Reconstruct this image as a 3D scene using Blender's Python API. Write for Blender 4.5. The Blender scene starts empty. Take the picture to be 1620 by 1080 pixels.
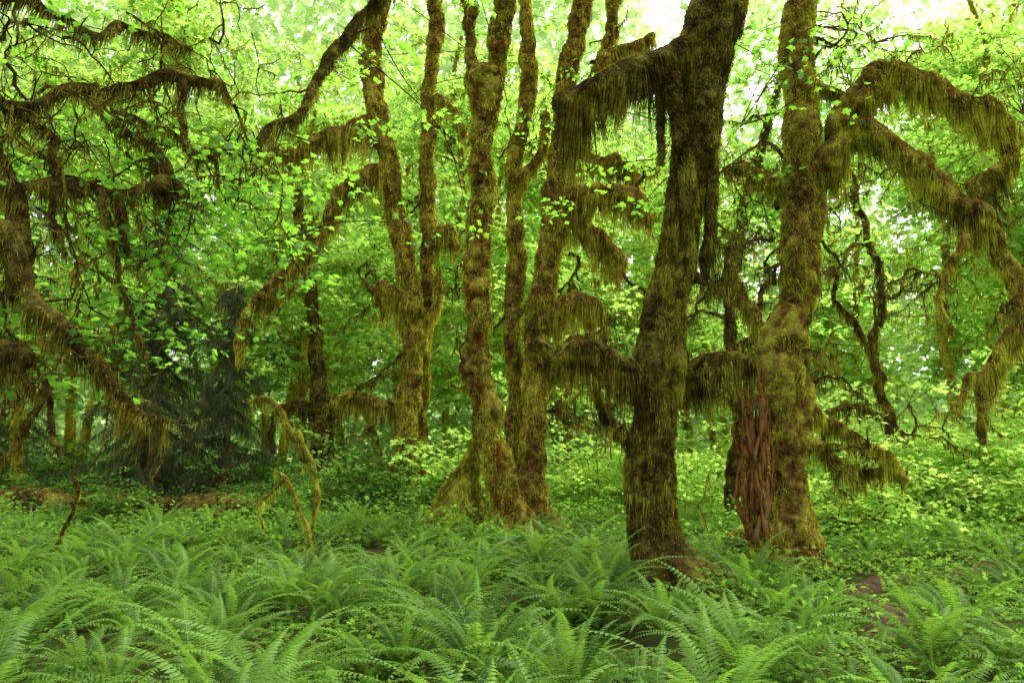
import bpy, math, random
import numpy as np
from mathutils import Vector
random.seed(7); R=np.random.default_rng(7)
scene=bpy.context.scene
F=1170.0; TH=math.radians(10); EYE=1.6
# ---------- helpers ----------
def P(u,v,d):
    sx=(u-810)/F; sy=(540-v)/F
    y=math.cos(TH)-sy*math.sin(TH); z=math.sin(TH)+sy*math.cos(TH)
    t=d/y
    return np.array([sx*t,d,EYE+z*t]),t/F
def hsh(ix,iy,iz,seed):
    h=(ix*374761393+iy*668265263+iz*2147483647+seed*1274126177)&0xffffffff
    h=((h^(h>>13))*1274126177)&0xffffffff
    return ((h^(h>>16))&0xffff)/32767.5-1
def vn(p,s=0):
    i=np.floor(p).astype(np.int64); f=p-i; f=f*f*(3-2*f); o=0
    for a in (0,1):
        for b in (0,1):
            for c in (0,1):
                w=(f[:,0] if a else 1-f[:,0])*(f[:,1] if b else 1-f[:,1])*(f[:,2] if c else 1-f[:,2])
                o=o+w*hsh(i[:,0]+a,i[:,1]+b,i[:,2]+c,s)
    return o
def gz(x,y):
    x=np.asarray(x,float);y=np.asarray(y,float)
    return 0.02*np.maximum(0,y-12)+0.07*np.sin(x*0.7+1)*np.cos(y*0.55)+0.04*np.sin(x*1.9+y*1.3)
class MB:
    def __init__(s): s.V=[];s.F=[];s.T=[];s.n=0
    def add(s,v,f,t=None,mat=0,smooth=False):
        if len(v)==0: return
        s.V.append(v); s.F.append((f+s.n,mat,smooth)); s.n+=len(v)
        s.T.append(np.full(len(v),0.5) if t is None else t)
    def mesh(s,name,mats):
        me=bpy.data.meshes.new(name)
        V=np.concatenate(s.V); T=np.concatenate(s.T)
        me.vertices.add(len(V)); me.vertices.foreach_set('co',V.astype(np.float32).ravel())
        lt=np.concatenate([np.full(len(f),f.shape[1]) for f,_,_ in s.F])
        idx=np.concatenate([f.ravel() for f,_,_ in s.F])
        mi=np.concatenate([np.full(len(f),m) for f,m,_ in s.F])
        sm=np.concatenate([np.full(len(f),k) for f,_,k in s.F])
        me.loops.add(len(idx)); me.polygons.add(len(lt))
        me.polygons.foreach_set('loop_start',(np.cumsum(lt)-lt).astype(np.int32))
        me.polygons.foreach_set('loop_total',lt.astype(np.int32))
        me.loops.foreach_set('vertex_index',idx.astype(np.int32))
        me.polygons.foreach_set('material_index',mi.astype(np.int32))
        me.polygons.foreach_set('use_smooth',sm.astype(bool))
        a=me.attributes.new('tint','FLOAT','POINT'); a.data.foreach_set('value',T.astype(np.float32))
        for m in mats: me.materials.append(m)
        me.update(calc_edges=True)
        return me
def link(name,me,parent=None,loc=None):
    o=bpy.data.objects.new(name,me); scene.collection.objects.link(o)
    if parent: o.parent=parent
    if loc is not None: o.location=loc
    return o
def spline(pts,step,crook=0,seed=0):
    pts=np.asarray(pts,float); n=len(pts)
    Q=np.vstack([2*pts[0]-pts[1],pts,2*pts[-1]-pts[-2]]); out=[]
    for i in range(n-1):
        L=np.linalg.norm(pts[i+1,:3]-pts[i,:3]); k=max(2,int(L/step))
        t=np.linspace(0,1,k,endpoint=False)[:,None]
        a,b,c,d=Q[i],Q[i+1],Q[i+2],Q[i+3]
        out.append(0.5*((2*b)+(-a+c)*t+(2*a-5*b+4*c-d)*t**2+(-a+3*b-3*c+d)*t**3))
    out.append(pts[-1:]); S=np.vstack(out)
    if crook:
        q=S[:,:3].copy(); f=np.minimum(1,np.arange(len(S))/6.)[:,None]
        for fr,a in ((1.7,1),(4.5,.5)):
            S[:,:3]+=f*crook*a*np.stack([vn(q*fr,seed+j*7) for j in range(3)],1)
    return S
def frames(p):
    T=np.gradient(p,axis=0); T/=np.linalg.norm(T,axis=1)[:,None]+1e-9
    a=np.cross(T[0],[0.3,1,0.1]); a/=np.linalg.norm(a); A=[a]
    for i in range(1,len(p)):
        a=A[-1]-T[i]*np.dot(A[-1],T[i]); A.append(a/(np.linalg.norm(a)+1e-9))
    A=np.array(A); return T,A,np.cross(T,A)
def tube(mb,p,r,sides=8,amp=0,fr=(1.6,5,13),flare=0,mat=0,cap=True,lobes=5,seed=0):
    T,A,B=frames(p); th=np.linspace(0,2*np.pi,sides,endpoint=False)
    rad=np.repeat(r[:,None],sides,1)
    if flare:
        h=p[:,2]-p[0,2]
        rad=rad*(1+flare*np.exp(-np.maximum(h-0.2,0)/0.38)[:,None]*(0.6+0.55*np.sin(lobes*th+seed)[None]+0.3*np.sin(2*th+1)[None]))
    D=A[:,None]*np.cos(th)[None,:,None]+B[:,None]*np.sin(th)[None,:,None]
    V=(p[:,None]+D*rad[...,None])
    t=np.full(len(p)*sides,.5)
    if amp:
        q=V.reshape(-1,3)
        n1=vn(q*fr[0]*np.array([1,1,.8]),seed);n2=vn(q*fr[1]*np.array([1,1,.65]),seed+1);n3=vn(q*fr[2],seed+2);n4=vn(q*fr[1]*np.array([.55,.55,.25]),seed+3)
        gate=.5+.5*n4
        n=amp*(0.75*n1+0.85*n2*gate+0.45*n4+.4*n3)
        V=V+D*(rad*n.reshape(len(p),sides))[...,None]
        V[...,2]-=((np.maximum(n2,0)*gate).reshape(len(p),sides)*rad*amp*.8)
        t=np.clip(.48+.4*n2*gate+.3*n3+.25*n4,0,1)  # tint drops in hollows between lumps, painting their shade into the bark
    V=V.reshape(-1,3)
    i=np.arange(len(p)-1)[:,None]*sides; j=np.arange(sides)[None]; k=(j+1)%sides
    f=np.stack([i+j,i+k,i+sides+k,i+sides+j],-1).reshape(-1,4)
    mb.add(V,f,t,mat,True)
    if cap:
        c=p[-1]+T[-1]*r[-1]*0.6; e=(len(p)-1)*sides
        vv=np.vstack([V[e:e+sides],c[None]])
        jj=np.arange(sides); mb.add(vv,np.stack([jj,(jj+1)%sides,np.full(sides,sides)],1),np.full(sides+1,.5),mat,True)
    return V.reshape(len(p),sides,3)
def ribbons(mb,s,e,bow,w,t,mat=0,nseg=3):
    N=len(s)
    if N==0:return
    ang=R.uniform(0,2*np.pi,N); wd=np.stack([np.cos(ang),np.sin(ang),R.normal(0,.15,N)],1)
    V=[]
    for k in range(nseg+1):
        x=k/nseg
        c=s+(e-s)*np.array([x**0.9,x**0.9,x])+bow*(math.sin(math.pi*x**0.6))+R.normal(0,1,(N,3))*(w*0.7*x)[:,None]
        ww=(w*(1-x**1.5*0.9))[:,None]
        V+= [c-wd*ww,c+wd*ww]
    V=np.stack(V,1).reshape(-1,3); K=2*(nseg+1)
    b=np.arange(N)[:,None]*K
    fs=np.stack([np.stack([b[:,0]+2*k,b[:,0]+2*k+1,b[:,0]+2*k+3,b[:,0]+2*k+2],1) for k in range(nseg)],1).reshape(-1,4)
    mb.add(V,fs,np.repeat(t,K),mat)
def moss(mb,p,r,dens,hang,fuzz=0.09,w=0.008,seed=0,cl=0.2,nseg=3,surf=None,mat=0,bald=0):
    """shaggy moss over a limb: dens strands per metre; surf = actual lumpy surface grid"""
    seg=np.linalg.norm(np.diff(p,axis=0),axis=1); S=np.concatenate([[0],np.cumsum(seg)]); L=S[-1]
    N=int(L*dens)
    if N<2:return
    s=R.uniform(0,L,N); i=np.clip(np.searchsorted(S,s)-1,0,len(seg)-1); fx=((s-S[i])/(seg[i]+1e-9))[:,None]
    c=p[i]*(1-fx)+p[i+1]*fx; rr=r[i]*(1-fx[:,0])+r[i+1]*fx[:,0]
    T,A,B=frames(p); T=T[i];A=A[i];B=B[i]; th=R.uniform(0,2*np.pi,N)
    D=A*np.cos(th)[:,None]+B*np.sin(th)[:,None]
    hz=np.sqrt(np.clip(1-T[:,2]**2,0,1))
    under=np.clip(0.6-D[:,2],0.0,1.2)/1.2
    if surf is not None:
        ns=surf.shape[1]; j=np.floor(th/(2*np.pi)*ns).astype(int)%ns; g=(th/(2*np.pi)*ns%1)[:,None]
        a0=surf[i,j]*(1-g)+surf[i,(j+1)%ns]*g; a1=surf[i+1,j]*(1-g)+surf[i+1,(j+1)%ns]*g
        st=a0*(1-fx)+a1*fx-D*.01
    else: st=c+D*(rr*0.97)[:,None]
    loc=np.clip((vn(st*np.array([3.2,3.2,1.2]),seed+4)*.65+vn(st*np.array([10,10,3]),seed+5)*.45+1)/2,0,1)
    fl=st.copy(); fl[:,2]*=.25
    m1=(vn(fl*2.2,seed+6)+1)/2; m2=(vn(fl*6.5,seed+7)+1)/2; m3=(vn(fl*19,seed+8)+1)/2
    rag=np.clip(.10+.85*m1*m1+.8*m2*m2+.5*m3*m3,0,1.6)
    ln=fuzz*R.uniform(.3,1.3,N)*(.15+2.4*loc**2)+hang*np.clip(hz*1.6-.15,0.06,1)*(0.12+under)*rag*R.uniform(.05,1,N)**.8
    dr=np.stack([vn(fl*5,seed+9),vn(fl*5,seed+10),0*s],1)*(ln*.28)[:,None]
    e=st+D*(fuzz*0.28*R.uniform(.1,1.4,N)*(.4+1.2*loc))[:,None]*np.array([1,1,.4])+dr
    e+=np.clip(ln/.5,0,1)[:,None]*.35*(c-st)*np.array([1,1,0])
    e[:,2]-=ln; e+=R.normal(0,.012,(N,3))*(1+2.2*ln[:,None])
    t=np.clip(0.22+.55*loc+0.22*vn(st*2.3,5)+R.normal(0,.17,N)-.08*np.clip(ln-.3,0,1),0,1)
    k=np.ones(N,bool)
    if bald: k=loc>bald*R.uniform(.7,1.15,N)
    ribbons(mb,st[k],e[k],(D*(fuzz*0.3))[k],(w*R.uniform(.4,1.4,N)*(1+ln*0.2))[k],t[k],nseg=nseg,mat=mat)
HI=[(0,0),(.30,-.04),(.20,.17),(.60,.30),(.34,.42),(.44,.66),(.17,.58),(.14,.80),(0,1.02)]
LO=[(0,0),(.36,.05),(.22,.24),(.56,.55),(.17,.55),(0,1.0)]
def outline(h):
    r=[(x,y) for x,y in h]; l=[(-x,y) for x,y in h[1:-1]][::-1]
    o=np.array(r+l); ctr=np.array([[0,.36]])
    o=np.vstack([ctr,o]); z=-0.22*np.abs(o[:,0])-0.18*np.maximum(o[:,1]-.4,0)
    V=np.column_stack([o,z]); n=len(o)-1
    return V,np.array([[0,1+k,1+(k+1)%n] for k in range(n)])
LEAF={'hi':outline(HI),'lo':outline(LO)}
def leaves(mb,c,out,size,t,kind='hi',tilt=0.55,mat=0):
    N=len(c); V,Fc=LEAF[kind]
    n=np.array([0,0,1.])+R.normal(0,tilt,(N,3)); n/=np.linalg.norm(n,axis=1)[:,None]
    y=out+R.normal(0,.5,(N,3))+np.array([0,0,-.35]); y-=n*np.sum(y*n,1)[:,None]; y/=np.linalg.norm(y,axis=1)[:,None]+1e-9
    x=np.cross(y,n)
    W=c[:,None]+size[:,None,None]*(V[None,:,0:1]*x[:,None]+V[None,:,1:2]*y[:,None]+V[None,:,2:3]*n[:,None])
    K=len(V); f=(Fc[None]+np.arange(N)[:,None,None]*K).reshape(-1,Fc.shape[1])
    mb.add(W.reshape(-1,3),f,np.repeat(t,K),mat)
def sprays(mb,C,rad,n,size,kind,tilt=.55,mat=0,thick=0.12):
    C=np.asarray(C); M=len(C)
    a=R.uniform(0,2*np.pi,(M,n)); q=np.sqrt(R.uniform(0,1,(M,n)))
    rr=np.asarray(rad).reshape(-1,1)*np.ones((M,1))
    tl=R.normal(0,.28,(M,2))
    dx=np.cos(a)*q*rr; dy=np.sin(a)*q*rr
    dz=dx*tl[:,:1]+dy*tl[:,1:]-0.25*q*q*rr+R.normal(0,1,(M,n))*rr*thick
    c=(C[:,None]+np.stack([dx,dy,dz],-1)).reshape(-1,3)
    o=np.stack([np.cos(a),np.sin(a),a*0],-1).reshape(-1,3)
    t=np.clip(np.repeat(R.uniform(.15,.85,M),n)+R.normal(0,.15,M*n),0,1)
    leaves(mb,c,o,size*R.uniform(.6,1.15,M*n),t,kind,tilt,mat)
def grow(p,d,L,r,lev,out,gn=0.35,grav=0.0,step=0.14,kids=3):
    n=max(3,int(L/step)); pts=[p.copy()]; d=d/np.linalg.norm(d); 
    for k in range(n):
        d=d+R.normal(0,gn*math.sqrt(step)*1.3,3)+np.array([0,0,grav*step]); d/=np.linalg.norm(d); pts.append(pts[-1]+d*step)
    pts=np.array(pts); rr=r*(1-0.75*np.linspace(0,1,len(pts)))
    out.append((pts,rr))
    if lev>0:
        for k in range(kids):
            i=int(R.integers(max(1,len(pts)//4),len(pts)))
            i=min(i,len(pts)-1)
            dd=pts[i]-pts[i-1]; dd=dd/np.linalg.norm(dd)+R.normal(0,.7,3)
            grow(pts[i],dd,L*R.uniform(.35,.7),rr[i]*.7,lev-1,out,gn,grav,step,kids)
# ---------- materials ----------
def newmat(name):
    m=bpy.data.materials.new(name); m.use_nodes=True; nt=m.node_tree; nt.nodes.clear()
    return m,nt,nt.nodes,nt.links
def ramp(N,cols):
    r=N.new('ShaderNodeValToRGB'); e=r.color_ramp.elements
    while len(e)<len(cols): e.new(0.5)
    for k,(pos,c) in enumerate(cols): e[k].position=pos; e[k].color=(*c,1)
    return r
def leafmat(name,dark,lite,trans,tm=0.5,gloss=0.02,rough=0.5):
    m,nt,N,L=newmat(name)
    at=N.new('ShaderNodeAttribute'); at.attribute_name='tint'
    oi=N.new('ShaderNodeObjectInfo')
    ad=N.new('ShaderNodeMath'); ad.operation='MULTIPLY_ADD'; ad.inputs[1].default_value=.35; L.new(oi.outputs['Random'],ad.inputs[0])
    s2=N.new('ShaderNodeMath'); s2.operation='SUBTRACT'; s2.inputs[1].default_value=.17; L.new(at.outputs['Fac'],s2.inputs[0]); L.new(s2.outputs[0],ad.inputs[2])
    r=ramp(N,[(0.1,dark),(0.9,lite)]); L.new(ad.outputs[0],r.inputs[0])
    r2=ramp(N,[(0.1,tuple(c*.6 for c in trans)),(0.9,trans)]); L.new(ad.outputs[0],r2.inputs[0])
    d=N.new('ShaderNodeBsdfDiffuse'); L.new(r.outputs[0],d.inputs[0])
    t=N.new('ShaderNodeBsdfTranslucent'); L.new(r2.outputs[0],t.inputs[0])
    mx=N.new('ShaderNodeMixShader'); mx.inputs[0].default_value=tm; L.new(d.outputs[0],mx.inputs[1]); L.new(t.outputs[0],mx.inputs[2])
    o=N.new('ShaderNodeOutputMaterial')
    if gloss:
        g=N.new('ShaderNodeBsdfGlossy'); g.inputs['Roughness'].default_value=rough; g.inputs['Color'].default_value=(.85,1,.75,1)
        m2=N.new('ShaderNodeMixShader'); m2.inputs[0].default_value=gloss; L.new(mx.outputs[0],m2.inputs[1]); L.new(g.outputs[0],m2.inputs[2])
        L.new(m2.outputs[0],o.inputs[0])
    else: L.new(mx.outputs[0],o.inputs[0])
    return m
def mossmat(name,cols,rust,rustamt,trans=0.0):
    m,nt,N,L=newmat(name)
    at=N.new('ShaderNodeAttribute'); at.attribute_name='tint'
    geo=N.new('ShaderNodeNewGeometry')
    n1=N.new('ShaderNodeTexNoise'); n1.inputs['Scale'].default_value=4; n1.inputs['Detail'].default_value=8; n1.inputs['Roughness'].default_value=.75; L.new(geo.outputs['Position'],n1.inputs['Vector'])
    n2=N.new('ShaderNodeTexNoise'); n2.inputs['Scale'].default_value=2.2; n2.inputs['Detail'].default_value=6; n2.inputs['Roughness'].default_value=.7; L.new(geo.outputs['Position'],n2.inputs['Vector'])
    a=N.new('ShaderNodeMath'); a.operation='MULTIPLY_ADD'; a.inputs[1].default_value=.6; L.new(at.outputs['Fac'],a.inputs[0])
    b=N.new('ShaderNodeMath'); b.operation='MULTIPLY_ADD'; b.inputs[1].default_value=1.5; b.inputs[2].default_value=-.50; L.new(n1.outputs[0],b.inputs[0]); L.new(b.outputs[0],a.inputs[2])
    r=ramp(N,cols); L.new(a.outputs[0],r.inputs[0])
    p0=.66-rustamt*.3
    rr=ramp(N,[(p0,(0,0,0)),(p0+.12,(1,1,1))]); L.new(n2.outputs[0],rr.inputs[0])
    mx=N.new('ShaderNodeMix'); mx.data_type='RGBA'; mx.blend_type='MIX'
    hs=N.new('ShaderNodeMix'); hs.data_type='RGBA'; hs.blend_type='MULTIPLY'; hs.inputs[0].default_value=1; L.new(r.outputs[0],hs.inputs[6]); hs.inputs[7].default_value=(*rust,1)
    L.new(rr.outputs[0],mx.inputs[0]); L.new(r.outputs[0],mx.inputs[6]); L.new(hs.outputs[2],mx.inputs[7])
    d=N.new('ShaderNodeBsdfDiffuse'); d.inputs['Roughness'].default_value=1; L.new(mx.outputs[2],d.inputs[0])
    o=N.new('ShaderNodeOutputMaterial')
    if trans:
        t=N.new('ShaderNodeBsdfTranslucent'); L.new(mx.outputs[2],t.inputs[0])
        ms=N.new('ShaderNodeMixShader'); ms.inputs[0].default_value=trans; L.new(d.outputs[0],ms.inputs[1]); L.new(t.outputs[0],ms.inputs[2]); L.new(ms.outputs[0],o.inputs[0])
    else:
        bp=N.new('ShaderNodeBump'); bp.inputs['Strength'].default_value=1; bp.inputs['Distance'].default_value=.08
        n3=N.new('ShaderNodeTexNoise'); n3.inputs['Scale'].default_value=22; n3.inputs['Detail'].default_value=6; L.new(geo.outputs['Position'],n3.inputs['Vector'])
        L.new(n3.outputs[0],bp.inputs['Height']); L.new(bp.outputs[0],d.inputs['Normal']); L.new(d.outputs[0],o.inputs[0])
    return m
OLIVE=[(.12,(.028,.020,.005)),(.32,(.13,.115,.014)),(.52,(.36,.365,.03)),(.82,(.80,.83,.09))]
DARK=[(.12,(.010,.008,.003)),(.36,(.048,.041,.007)),(.56,(.16,.15,.018)),(.84,(.52,.50,.06))]  # dark olive moss, deepened to paint in the dimness of backlit trunks
MIDM=[(.12,(.018,.013,.004)),(.36,(.08,.066,.010)),(.56,(.22,.20,.022)),(.84,(.58,.55,.07))]  # darkened moss tones, shade of the left branches put into the colour
BROWN=[(.12,(.032,.021,.006)),(.32,(.15,.12,.016)),(.52,(.40,.365,.034)),(.82,(.82,.79,.10))]
BARK_R=[(.1,(.016,.009,.004)),(.35,(.08,.038,.012)),(.55,(.18,.11,.025)),(.85,(.40,.38,.05))]
BARK_D=[(.1,(.009,.006,.003)),(.35,(.04,.023,.009)),(.55,(.09,.065,.016)),(.85,(.24,.22,.04))]
BARK_G=[(.1,(.018,.014,.004)),(.35,(.08,.07,.012)),(.55,(.2,.19,.025)),(.85,(.42,.44,.05))]
def pair(n,c,rust,am,bk): return (mossmat(n+'_bark',bk,(1,.75,.65),am),mossmat(n+'_strands',c,rust,am,.45))
M_A=pair('dark_moss',DARK,(1.2,.72,.5),.25,BARK_D); M_B=pair('olive_moss',OLIVE,(.9,.48,.36),.24,BARK_R)
M_C=pair('rust_moss',OLIVE,(.88,.40,.26),.46,BARK_R); M_D=pair('brown_moss',BROWN,(.9,.58,.44),.34,BARK_R)
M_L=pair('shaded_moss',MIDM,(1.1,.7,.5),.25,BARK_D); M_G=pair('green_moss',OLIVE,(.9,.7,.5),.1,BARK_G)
L_NEAR=leafmat('maple_leaf_near',(.035,.13,.012),(.10,.27,.025),(.33,.72,.05),.62,.02)
L_MID=leafmat('maple_leaf',(.14,.33,.04),(.31,.53,.075),(.60,.93,.15),.6,0)
L_SHR=leafmat('shrub_leaf',(.17,.37,.045),(.33,.57,.08),(.66,.95,.16),.55,0)  # leaf colour lifted to paint in light lost under the crowns
L_SHD=leafmat('shaded_shrub_leaf',(.035,.10,.016),(.09,.20,.03),(.24,.48,.06),.5,0)  # darker copy of the shrub leaf, shade painted into its colour
L_FAR=leafmat('far_leaf',(.26,.42,.12),(.48,.66,.24),(.72,.93,.38),.55,0)  # paler tones paint distance haze into the far leaves
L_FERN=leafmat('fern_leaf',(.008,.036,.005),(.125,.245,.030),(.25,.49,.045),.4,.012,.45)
L_COV=leafmat('herb_leaf',(.035,.10,.012),(.13,.27,.03),(.32,.6,.06),.45,0)
L_SPR=leafmat('spruce_needle',(.06,.07,.03),(.12,.15,.06),(.14,.18,.07),.3,0)
def simple(name,cols,scale,bump=.5,stretch=None):
    m,nt,N,L=newmat(name); geo=N.new('ShaderNodeNewGeometry')
    n1=N.new('ShaderNodeTexNoise'); n1.inputs['Scale'].default_value=scale; n1.inputs['Detail'].default_value=9; n1.inputs['Roughness'].default_value=.65
    if stretch:
        mp=N.new('ShaderNodeMapping'); mp.inputs['Scale'].default_value=stretch; L.new(geo.outputs['Position'],mp.inputs[0]); L.new(mp.outputs[0],n1.inputs['Vector'])
    else: L.new(geo.outputs['Position'],n1.inputs['Vector'])
    r=ramp(N,cols); L.new(n1.outputs[0],r.inputs[0]); d=N.new('ShaderNodeBsdfDiffuse'); L.new(r.outputs[0],d.inputs[0])
    bp=N.new('ShaderNodeBump'); bp.inputs['Strength'].default_value=bump; bp.inputs['Distance'].default_value=.05; L.new(n1.outputs[0],bp.inputs['Height']); L.new(bp.outputs[0],d.inputs['Normal'])
    o=N.new('ShaderNodeOutputMaterial'); L.new(d.outputs[0],o.inputs[0]); return m
M_GROUND=simple('forest_soil',[(.3,(.014,.009,.005)),(.42,(.035,.024,.011)),(.52,(.03,.045,.010)),(.8,(.07,.055,.025))],2.2)
M_PATH=simple('dirt_path',[(.3,(.025,.017,.010)),(.7,(.10,.066,.04))],6)
M_HILL=simple('hill_green',[(.3,(.05,.10,.025)),(.7,(.12,.21,.05))],.6)
M_WOOD=simple('torn_wood',[(.30,(.012,.008,.004)),(.42,(.095,.042,.012)),(.52,(.26,.12,.030)),(.60,(.16,.115,.045)),(.70,(.40,.34,.20))],5,1,(3,3,.7))
# ---------- world, sun, camera ----------
AZ=math.radians(50); EL=math.radians(58)
w=bpy.data.worlds.new('World'); scene.world=w; w.use_nodes=True; nt=w.node_tree; nt.nodes.clear()
sk=nt.nodes.new('ShaderNodeTexSky'); sk.sky_type='NISHITA'; sk.sun_disc=False; sk.sun_elevation=EL; sk.sun_rotation=AZ; sk.dust_density=4; sk.air_density=1
hs=nt.nodes.new('ShaderNodeHueSaturation'); hs.inputs['Saturation'].default_value=.12; hs.inputs['Value'].default_value=3.5
bg=nt.nodes.new('ShaderNodeBackground'); bg.inputs[1].default_value=.15
ow=nt.nodes.new('ShaderNodeOutputWorld')
nt.links.new(sk.outputs[0],hs.inputs['Color']); nt.links.new(hs.outputs[0],bg.inputs[0]); nt.links.new(bg.outputs[0],ow.inputs[0])
sd=bpy.data.lights.new('sun','SUN'); sd.energy=3.2; sd.angle=math.radians(25); sd.color=(1,.95,.84)
so=link('sun',sd)
tosun=Vector((math.sin(AZ)*math.cos(EL),math.cos(AZ)*math.cos(EL),math.sin(EL)))
so.rotation_euler=tosun.to_track_quat('Z','Y').to_euler(); so.location=(20,40,50)
cd=bpy.data.cameras.new('camera'); cam=link('camera',cd); cam.location=(0,0,EYE); cam.rotation_euler=(math.radians(90)+TH,0,0)
cd.lens=26; cd.sensor_width=36; cd.clip_end=1000; scene.camera=cam
scene.view_settings.view_transform='Standard'; scene.view_settings.look='None'; scene.view_settings.exposure=0
# ---------- ground ----------
mb=MB()
xs=np.concatenate([np.linspace(-300,-30,20),np.linspace(-29,29,180),np.linspace(30,300,20)]); ys=np.concatenate([np.linspace(-40,1,15),np.linspace(1.5,30,160),np.linspace(31,300,50)])
X,Y=np.meshgrid(xs,ys); q=np.stack([X.ravel(),Y.ravel(),X.ravel()*0],1)
Z=gz(X,Y).ravel()+0.03*vn(q*1.7,3)+.015*vn(q*5,4)
V=np.stack([X.ravel(),Y.ravel(),Z],1); nx=len(xs); i=(np.arange(len(ys)-1)[:,None]*nx+np.arange(nx-1)[None]).ravel()
mb.add(V,np.stack([i,i+1,i+nx+1,i+nx],1),None,0,True)
g=link('ground',mb.mesh('ground',[M_GROUND])); g['kind']='structure'; g['label']='brown mossy forest floor soil'; g['category']='ground'
mb=MB(); xs=np.linspace(-220,220,60); ys=np.linspace(85,140,12); X,Y=np.meshgrid(xs,ys)
Z=-1+ (Y-85)*.45+3*np.sin(X*.05)+2*np.sin(X*.13+1); V=np.stack([X.ravel(),Y.ravel(),Z.ravel()],1); i=(np.arange(11)[:,None]*60+np.arange(59)[None]).ravel()
mb.add(V,np.stack([i,i+1,i+61,i+60],1),None,0,True); g=link('hill',mb.mesh('hill',[M_HILL])); g['kind']='structure'; g['label']='green wooded hillside behind the forest'; g['category']='hill'
mb=MB(); pc=spline([(3.6,7.5,0),(4.5,9.3,0),(4.9,11.0,0),(6.3,12.2,0),(9,13.2,0)],.12); T,_,_=frames(pc); 
Nn=np.stack([-T[:,1],T[:,0],T[:,2]*0],1); rows=[]; tap=np.clip(np.minimum(np.arange(len(pc)),len(pc)-1-np.arange(len(pc)))/6.,0,1)
for k in np.linspace(-1,1,9):
    wv=(.26+.12*vn(np.stack([pc[:,0]*3,pc[:,1]*3,pc[:,0]*0+k],1),2))*(.2+.8*tap); pp=pc+Nn*(wv*k)[:,None]; pp[:,2]=gz(pp[:,0],pp[:,1])+.045-.07*(1-tap)-0.06*k*k+.012*vn(pp*9,1); rows.append(pp)
V=np.stack(rows,1).reshape(-1,3); i=(np.arange(len(pc)-1)[:,None]*9+np.arange(8)[None]).ravel()
mb.add(V,np.stack([i,i+1,i+10,i+9],1),None,0,True); g=link('path',mb.mesh('path',[M_PATH])); g['kind']='structure'; g['label']='narrow bare dirt path between the ferns'; g['category']='path'
# ---------- hero trees ----------
trunks=[]
def tree(label,d,trunk,limbs,mats,dens=260,hang=.7,sides=36,step=.06,amp=.2,flare=.5,twigs=(),crown=None,crownkind='hi',name='maple_tree',tdens=None,leafm=None,lsize=None,w=.008,fz=.08,nl=34,rs=.86,srad=(.35,.75),tmats=None,crook=.05,bald=.30,tgn=.9,ls=.8,tmoss=(100,.35)):
    """paths: lists of (u,v,r_px[,depth offset])"""
    def W(path):
        o=[]
        for q in path:
            dd=d+(q[3] if len(q)>3 else 0); p,s=P(q[0],q[1],dd); o.append([*p,q[2]*s])
        return o
    tmats=tmats or mats
    tp=W(trunk[0]); b=tp[0]; base=np.array([b[0],b[1],float(gz(b[0],b[1]))])
    root=bpy.data.objects.new(name,None); scene.collection.objects.link(root); root.location=base
    root['label']=label; root['category']='tree'
    trunks.append((base[0],base[1],b[3]))
    ms=MB(); allpts=[]
    for k,tr in enumerate(trunk):
        pts=W(tr)
        if pts[0][2]<base[2]+1.2: pts.insert(0,[pts[0][0],pts[0][1],base[2]-.3,pts[0][3]*1.05])
        S=spline(pts,step,crook*.6,k); S[:,3]=np.maximum(S[:,3],.01)*rs; mb=MB()
        sf=tube(mb,S[:,:3]-base,S[:,3],sides,amp,flare=flare if pts[0][2]<1 else 0,seed=k+len(trunks)*3)
        link('trunk',mb.mesh('trunk',[mats[0]]),root); allpts.append(S)
        moss(ms,S[:,:3]-base,S[:,3],(tdens or dens*1.6),hang*.5,fuzz=fz,seed=k+11,w=w,surf=sf,bald=bald)
    for k,l in enumerate(limbs):
        hg=hang
        if isinstance(l,tuple): hg,l=l
        S=spline(W(l),step,crook,k+5); S[:,3]=np.maximum(S[:,3],.008)*ls; mb=MB()
        sf=tube(mb,S[:,:3]-base,S[:,3],max(8,sides//2),amp*1.1,fr=(2.5,7,16),seed=k+len(trunks)*7)
        link('limb',mb.mesh('limb',[mats[0]]),root); allpts.append(S)
        rm=S[:,3].mean()
        moss(ms,S[:,:3]-base,S[:,3],dens*(.5+min(1.5,rm/.12)),hg,fuzz=min(fz,.03+rm*.5),seed=k+31,w=w,surf=sf)
    for (u,v,du,dv,L,r,dd) in twigs:
        mb=MB(); p,s=P(u,v,d+dd); q,_=P(u+du,v+dv,d+dd+R.normal(0,.3)); out=[]
        grow(p,q-p,L,r,2,out,tgn,-.25,kids=3)
        for pt,rr in out:
            tube(mb,pt-base,np.maximum(rr,.006),7,.25,fr=(4,9,20)); moss(ms,pt-base,rr,tmoss[0],hang*tmoss[1],fuzz=.03,w=w*.9,seed=int(R.integers(99)),mat=1)
            allpts.append(np.column_stack([pt,rr]))
        link('branch',mb.mesh('branch',[tmats[0]]),root)
    if ms.V: link('hanging_moss',ms.mesh('hanging_moss',[mats[1],tmats[1]]),root)
    if crown is not None:
        AP=np.vstack(allpts)[:,:3]; C=np.asarray(crown(AP))
        tw=MB()
        for c in C:
            k=np.argmin(np.sum((AP-c)**2,1)); a=AP[k]; dist=np.linalg.norm(a-c)
            if dist<.05: continue
            m=(a+c)/2+R.normal(0,.08*dist,3)+np.array([0,0,.08*dist])
            S=spline([[*a,.012],[*m,.009],[*c,.005]],.25); tube(tw,S[:,:3]-base,S[:,3],5,0,mat=1)
        sprays(tw,C-base,R.uniform(*srad,len(C)),nl,lsize or (.14 if crownkind=='hi' else .2),crownkind)
        link('crown',tw.mesh('crown',[leafm or L_NEAR,mats[0]]),root)
    return root,base
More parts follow.
